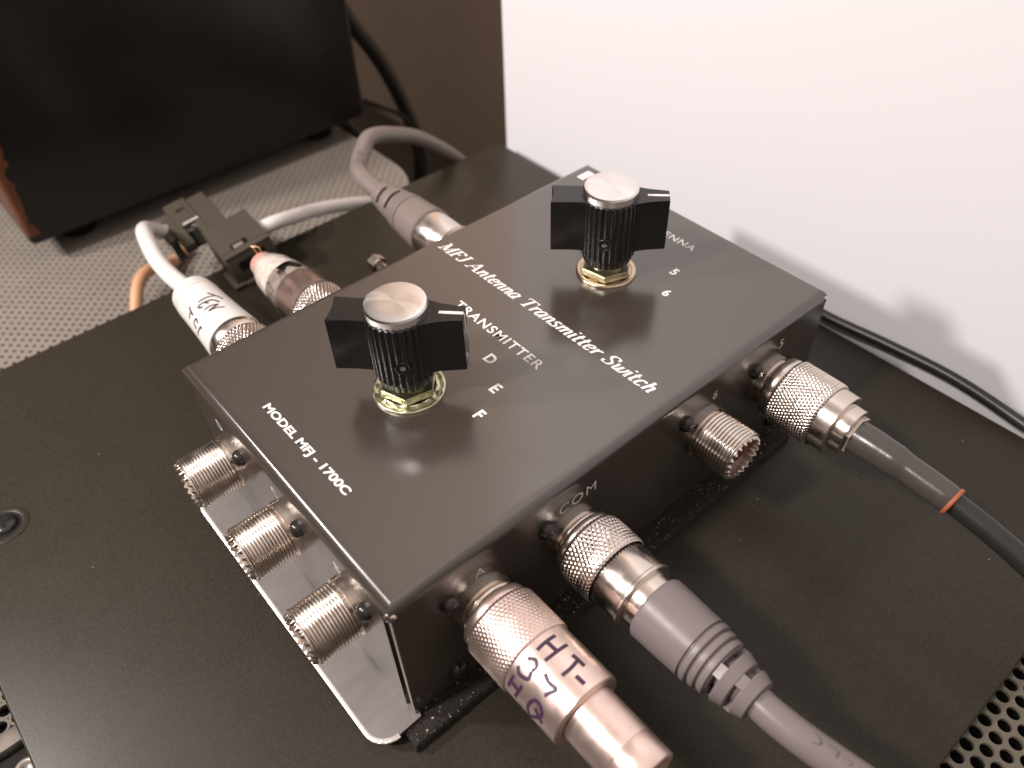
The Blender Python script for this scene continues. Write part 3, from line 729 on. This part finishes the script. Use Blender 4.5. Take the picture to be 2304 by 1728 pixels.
TT = [[(-146.99, 9.8), (-144.35, 19.3), (-141.29, 28.8)], [(-144.16, 18.7), (-144.62, 0.0), (-144.97, -21.3)], [(-142.11, 6.4), (-143.04, -13.2), (-143.28, -28.0), (-142.0, -26.1), (-141.48, -19.9)], [(-142.35, -3.1), (-141.89, 6.4), (-139.47, 14.3)], [(-142.95, -12.7), (-141.16, -5.6)], [(-139.61, -22.9), (-139.3, -5.9), (-138.34, 7.8)], [(-138.27, 7.6), (-137.86, -4.8), (-137.64, -17.5)], [(-137.59, -17.7), (-136.93, -2.0), (-135.58, 13.7)], [(-147.37, -44.2), (-145.43, -48.1), (-143.08, -50.4)], [(-145.29, -49.2), (-145.07, -59.3), (-144.74, -65.8)], [(-138.61, -53.9), (-140.57, -50.4), (-140.97, -62.7), (-138.85, -68.7)], [(-140.57, -50.4), (-140.93, -55.6)], [(-135.18, -57.1), (-136.09, -54.4), (-137.06, -68.1), (-137.48, -79.4)]]
# ride on the tapering boot: radius at the writing is about 8.4
g = G()
on_cyl(TT, yt, -23.6, lambda x: 8.8 - (-x - W - 35) * 0.0591 + 0.05 if -x - W < 46 else 8.22, 0.34, "handwriting", M_ink, bt)
g = G(); g.tube([(-161, 24.2, -23.6), (-168, 23.9, -23.9), (-180, 23.5, -25), (-193, 24.2, -26), (-204, 25.8, -25.3), (-216.5, 28.6, -27.4), (-230, 33.2, -35.0), (-240, 40.5, -45.0), (-238.5, 49, -48.5), (-226, 58, -48), (-213, 67, -45), (-209.5, 78, -42.8), (-214, 90, -47), (-222, 103, -53.8), (-229, 122, -62.5), (-234, 142, -73), (-236, 160, -90)], 3.2, n=28, sub=8)
g.obj("cable_jacket", M_whitepvc, ct, smooth=True)

# back: wrapped plug without cable
yp = 54.0
cp = thing("coax_plug", "cable-less copper coax plug in clear wrap, behind the switch beside the dark clamp", "connector", (-140, yp, -33))
Mp = frame((-W, 54.4, -23.4), (-1, -0.03, -0.05))
g = G(); g.lathe([(3.0, 8.3), (3.4, 9.3), (4.0, 9.4)], Mp, n=48); knurl(g, Mp, 4.0, 24.5, 9.9, n=50, amp=.5, pitch=1.5)
g.obj("knurled_collar", M_nick, cp, autosm=75)
g = G(); g.lathe([(24.3, 8.5), (24.5, 8.9), (37, 8.9), (38.5, 8.3), (39.5, 6.0), (50, 4.4), (57, 4.0)], Mp, n=48); g.obj("plug_body", M_copper, cp, autosm=45)
g = G(); g.lathe([(56.0, 5.0), (60.5, 5.0), (62.6, 4.7), (63.2, 3.8), (63.2, 0.02)], Mp, n=40); g.obj("cable_core", M_pinkcore, cp, autosm=50)
g = G()
def wob(i, r, t): return r * (1 + 0.035 * noise.noise(Vector((cos(t) * 2, sin(t) * 2, i * .5))))
g.lathe([(24.6, 9.7), (30, 10.0), (36, 9.9), (41, 9.3), (44, 8.8), (44, 8.7), (41, 9.2), (36, 9.8), (30, 9.9), (24.6, 9.6)], Mp, n=64, r_mod=wob); g.obj("clear_tube", M_clear, cp, smooth=True)
g = G(); g.lathe([(36.6, 9.0), (38.6, 9.1), (41, 8.9), (45, 8.6), (49, 8.2), (53, 7.6), (56.5, 6.6), (58.5, 5.8), (59.4, 5.3)], Mp, n=64, r_mod=lambda i, r, t: r * (1 + 0.025 * noise.noise(Vector((cos(t) * 2.4, sin(t) * 2.4, i * .8))))); g.obj("wound_tape", M_tape, cp, smooth=True)
g = G(); tipp = Mp @ Vector((0, 0, 63)); tx, ty, tz = tipp
g.tube([(tx, ty + 1, tz + 3), (tx - 1, ty + 1, tz + 6), (tx - 3.2, ty - 1, tz + 6.4)], .28, n=8); g.tube([(tx + .5, ty, tz + 3), (tx - .5, ty - 1, tz + 6.5), (tx + .5, ty - 1.5, tz + 8)], .25, n=8)
g.obj("stray_strands", M_wire, cp, smooth=True)

# back: grey looping cable
yg = 107.6
cg = thing("coax_cable", "grey coax cable with ribbed boot looping up behind the switch towards the wall corner", "cable", (-140, yg, -33))
Mg2 = frame((-W, 106.6, -23.0), (-1, 0.02, 0.03))
g = G(); g.lathe([(3.0, 8.3), (3.4, 9.3), (5, 9.4)], Mg2, n=48); knurl(g, Mg2, 5, 15.5, 10.1, n=50, amp=.4); g.lathe([(15.4, 8.3), (15.7, 8.6), (31, 8.5)], Mg2, n=56)
g.obj("knurled_collar", M_nick, cg, autosm=75)
boot_parts(cg, Mg2, 30.0, 9.2, M_grey2, xr=13.5, r1=8.2, L=34)
g = G(); e_ = Mg2 @ Vector((0, 0, 63))
g.tube([tuple(e_), (-176, 108.2, -20.6), (-183, 109.2, -19.8), (-190.5, 113, -21.3), (-197, 119.5, -20.0), (-201.5, 127, -18.0), (-207, 141, -24), (-214, 161, -36.5), (-221.5, 186, -60), (-226, 200, -80), (-228, 206, -110)], [3.7, 3.7, 3.6, 3.5, 3.5, 3.5, 3.5, 3.5, 3.5, 3.5, 3.5], n=28, sub=8)
jg = g.obj("cable_jacket", M_grey2, cg, smooth=True)
g = G()
random.seed(3)
for (x, y, z) in ((-181.5, 109.9, -16.2), (-184.5, 110.9, -16.1), (-187.3, 112.3, -16.6), (-190.5, 114.8, -16.7), (-193.8, 117.2, -16.3)):
    Mx = frame((x + 1.5, y - 1.6, z - 0.45), (0.35, -.35, .86), (-1, .6, 0))
    g.lathe([(0.02, 0.9), (0.03, 0.55)], Mx, n=12)
g.obj("cable_print", M_ink2, jg)

# clamp on the white cable
cl = thing("cable_clamp", "dark olive snap-on cable clamp with latch slots, round the white cable", "cable clamp", (-205, 57, -57))
def bx(a, b, r=.5): return G().bbox(a, b, r=r, seg=2)
bx_ = lambda a, b, r=.5: bx(a, b, r)
Mcl = Matrix.Translation((-195.4, 48.8, -40.0)) @ Matrix.Rotation(radians(-4), 4, 'Z') @ Matrix.Rotation(radians(9), 4, 'X')
# housing with latch windows cut as separate walls
g = G()
g.bbox((-25.5, 0, -15.5), (0, 20.6, -1.4), r=.6, seg=2, M=Mcl)
# top wall around the window (window x -7..-3.6, y 5.5..13)
g.bbox((-25.5, 0, -1.6), (-7.4, 20.6, 0), r=.35, seg=1, M=Mcl); g.bbox((-3.4, 0, -1.6), (0, 20.6, 0), r=.35, seg=1, M=Mcl)
g.box((-7.5, 0.02, -1.6), (-3.3, 5.2, -.03), Mcl).box((-7.5, 12.6, -1.6), (-3.3, 20.58, -.03), Mcl)
hs = g.obj("housing", M_clip, cl, autosm=35)
G().box((-7.4, 5.25, -1.38), (-3.5, 12.5, -1.30), Mcl).obj("window_recess", M_dark, hs)
G().bbox((-6.6, 6.2, -1.3), (-4.2, 10.6, -.3), r=.3, seg=2, M=Mcl).obj("latch", M_grey2, hs, autosm=40)
# end slots and lower skirt
g = G(); g.box((0.02, 4, -9), (0.12, 12, -4.5), Mcl).box((0.02, 13.5, -6), (0.10, 16.5, -3), Mcl); g.obj("end_slot", M_dark, hs)
g = G(); g.box((-9.5, -.12, -13), (-6.2, -.02, -8), Mcl).box((-21, -.12, -12), (-12, -.02, -8.5), Mcl); g.obj("side_slot", M_dark, hs)
g = G(); g.bbox((-12.0, -2.0, -16.8), (1.2, 3.0, -13.6), r=.4, seg=1, M=Mcl); g.bbox((-3, -2.0, -16.8), (1.2, 18, -14.2), r=.4, seg=1, M=Mcl); g.obj("lower_skirt", M_clip, hs, autosm=35)
# half-open second shell towards the cabinet
g = G()
g.bbox((-59, -6.0, -3.6), (-38.5, 2.2, -1.8), r=.4, seg=1, M=Mcl)       # face plate, wide part
g.bbox((-52, -9.5, -3.6), (-38.5, -5.8, -1.85), r=.4, seg=1, M=Mcl)
g.bbox((-59, 2.0, -9.5), (-24.0, 4.2, -1.9), r=.4, seg=1, M=Mcl)
g.bbox((-57, 4.0, -3.8), (-20.0, 12.5, -2.4), r=.4, seg=1, M=Mcl)       # upper lip
g.bbox((-50, -13.0, -14), (-34.0, -9.2, -2.4), r=.5, seg=1, M=Mcl)      # lower cheek
g.bbox((-38.6, -9.0, -6.5), (-25.0, -4.0, -2.2), r=.4, seg=1, M=Mcl)    # hinge arms
g.bbox((-38.6, 1.0, -6.5), (-25.0, 5.0, -2.2), r=.4, seg=1, M=Mcl)
g.bbox((-59, -6.0, -12), (-57.4, 4.0, -3.0), r=.3, seg=1, M=Mcl)
g.obj("hinged_shell", M_clip, cl, autosm=35)
g = G()
g.box((-51.5, -2.6, -1.78), (-49.6, 1.2, -1.74), Mcl).box((-45.0, -13.06, -10), (-42.6, -13.02, -4.5), Mcl).box((-38.4, -3.9, -6), (-25.3, 0.9, -5.6), Mcl); g.obj("shell_slot", M_dark, cl)
g = G(); g.bbox((-38.7, -3.6, -1.9), (-37.9, 3.6, -0.9), r=.2, seg=1, M=Mcl); g.bbox((-35.2, -13.2, -12), (-34.2, -12.4, -5), r=.2, seg=1, M=Mcl); g.obj("hinge_edge", M_whitepvc, cl)

# cords
g = G(); g.tube([(-70, 211.5, -54.2), (-45, 211.0, -54.2), (-20.6, 210.6, -54.0), (3.5, 212.6, -53.5), (29, 213.3, -53.0), (55, 210.4, -53.4), (80, 206, -53.8), (110, 200, -54), (150, 190, -57)], 2.0, n=20)
tag(g.obj("cord", M_blackpvc, None, smooth=True, loc=(0, 212, -54)), "thin black cord along the panel edge at the foot of the white wall", "cord")
g = G(); g.tube([(-330, 170, 60), (-330, 186, 4), (-330, 194.7, -16.5), (-330, 200, -28.1), (-330, 212.5, -49.5), (-330, 222.9, -74.6), (-330, 231, -101), (-330, 234.5, -122), (-330, 232, -145), (-328, 228, -196)], [4.0, 4.0, 4.1, 4.2, 4.3, 4.4, 4.4, 5.3, 5.6, 5.6], n=24)
tag(g.obj("power_cable", M_blackpvc, None, smooth=True, loc=(-330, 220, -200)), "thick black cable arching down from behind the black cabinet", "cable")
g = G(); g.tube([(-325, 180, -60), (-325, 196.7, -69.1), (-325, 207.5, -76.8), (-326, 219.4, -85.6), (-327, 227, -97), (-326, 232, -130), (-312, 243, -150), (-306, 246, -196)], 1.5, n=14)
tag(g.obj("cord", M_blackpvc, None, smooth=True, loc=(-325, 215, -200)), "thin black cord crossing behind the thick cable below the cabinet corner", "cord")
g = G(); g.tube([(-318, 160, -63), (-315, 172.7, -69), (-315, 178.8, -76.4), (-314, 184.5, -88), (-312, 187, -120), (-312, 188, -196)], 3.6, n=20)
tag(g.obj("cord", M_blackpvc, None, smooth=True, loc=(-315, 180, -200)), "short black cable dropping from under the black cabinet's rear corner", "cable")
g = G(); g.tube([(-262, 52, -71.5), (-256, 44, -71.0), (-250, 37, -67), (-246, 30, -63.5), (-240.5, 23.2, -63.5), (-233, 17, -68.5), (-226.5, 12.2, -76), (-221.5, 8.5, -88)], 2.7, n=20)
tag(g.obj("cord", M_tan, None, smooth=True, loc=(-240, 25, -75)), "tan cord curling beneath the white cable on the perforated lid", "cord")

# ------------------------------------------------------------------ camera
Rm = ((0.6527895883088164, 0.7569687139793567, -0.02939590876373053),
      (0.5243759343807628, -0.47953191388997846, -0.7036185209353987),
      (-0.5467134833145318, 0.4439003374829241, -0.7099696173391069))
cd = bpy.data.cameras.new("camera"); cam = bpy.data.objects.new("camera", cd); C.objects.link(cam)
Mcam = Matrix(((Rm[0][0], -Rm[1][0], -Rm[2][0]), (Rm[0][1], -Rm[1][1], -Rm[2][1]), (Rm[0][2], -Rm[1][2], -Rm[2][2]))).to_4x4()
Mcam.translation = Vector((84.77, -32.74, 153.70)) * S
cam.matrix_world = Mcam
cd.sensor_width = 36; cd.lens = 28.606; cd.clip_start = 0.01; cd.clip_end = 20
cd.dof.use_dof = True; cd.dof.focus_distance = 0.215; cd.dof.aperture_fstop = 12.5
scene.camera = cam

# ------------------------------------------------------------------ light
def area(name, loc, target, size, power, col):
    l = bpy.data.lights.new(name, 'AREA'); l.shape = 'DISK'; l.size = size; l.energy = power; l.color = col
    o = bpy.data.objects.new(name, l); C.objects.link(o); o.location = Vector(loc) * S
    o.rotation_euler = (Vector(target) - Vector(loc)).to_track_quat('-Z', 'Y').to_euler(); return o
area("ceiling_lamp", (-150, -600, 790), (-60, 120, -20), 0.10, 9.2, (1.0, 0.91, 0.87))
area("desk_lamp", (-380, -402, 390), (0, 160, 40), 0.055, 4.2, (1.0, 0.92, 0.89))
wd = bpy.data.worlds.new("World"); scene.world = wd; wd.use_nodes = True
nt = wd.node_tree; bg = nt.nodes["Background"]
tc = nt.nodes.new("ShaderNodeTexCoord"); sp = nt.nodes.new("ShaderNodeSeparateXYZ"); nt.links.new(tc.outputs["Generated"], sp.inputs[0])
rp = nt.nodes.new("ShaderNodeValToRGB"); mr = nt.nodes.new("ShaderNodeMapRange"); mr.inputs[1].default_value = -1; mr.inputs[2].default_value = 1
nt.links.new(sp.outputs["Z"], mr.inputs[0]); nt.links.new(mr.outputs[0], rp.inputs[0]); nt.links.new(rp.outputs[0], bg.inputs[0])
e = rp.color_ramp.elements; e[0].position = 0.35; e[0].color = (0.04, 0.03, 0.024, 1); e[1].position = 0.9; e[1].color = (0.98, 0.83, 0.76, 1)
x = rp.color_ramp.elements.new(0.60); x.color = (0.26, 0.212, 0.182, 1)
# background brighter towards the pale far walls; right side raised as added fill
dt = nt.nodes.new("ShaderNodeVectorMath"); dt.operation = 'DOT_PRODUCT'; dt.inputs[1].default_value = (0.6, 0.8, 0)
nt.links.new(tc.outputs["Generated"], dt.inputs[0])
m2 = nt.nodes.new("ShaderNodeMapRange"); m2.interpolation_type = 'SMOOTHSTEP'
m2.inputs[1].default_value = -0.48; m2.inputs[2].default_value = 0.08; m2.inputs[3].default_value = 0.28; m2.inputs[4].default_value = 1.0
nt.links.new(dt.outputs["Value"], m2.inputs[0]); nt.links.new(m2.outputs[0], bg.inputs[1])

scene.view_settings.view_transform = 'Standard'; scene.view_settings.look = 'None'
scene.view_settings.gamma = 1; scene.view_settings.exposure = 0.0
scene.cycles.max_bounces = 10; scene.cycles.caustics_reflective = False
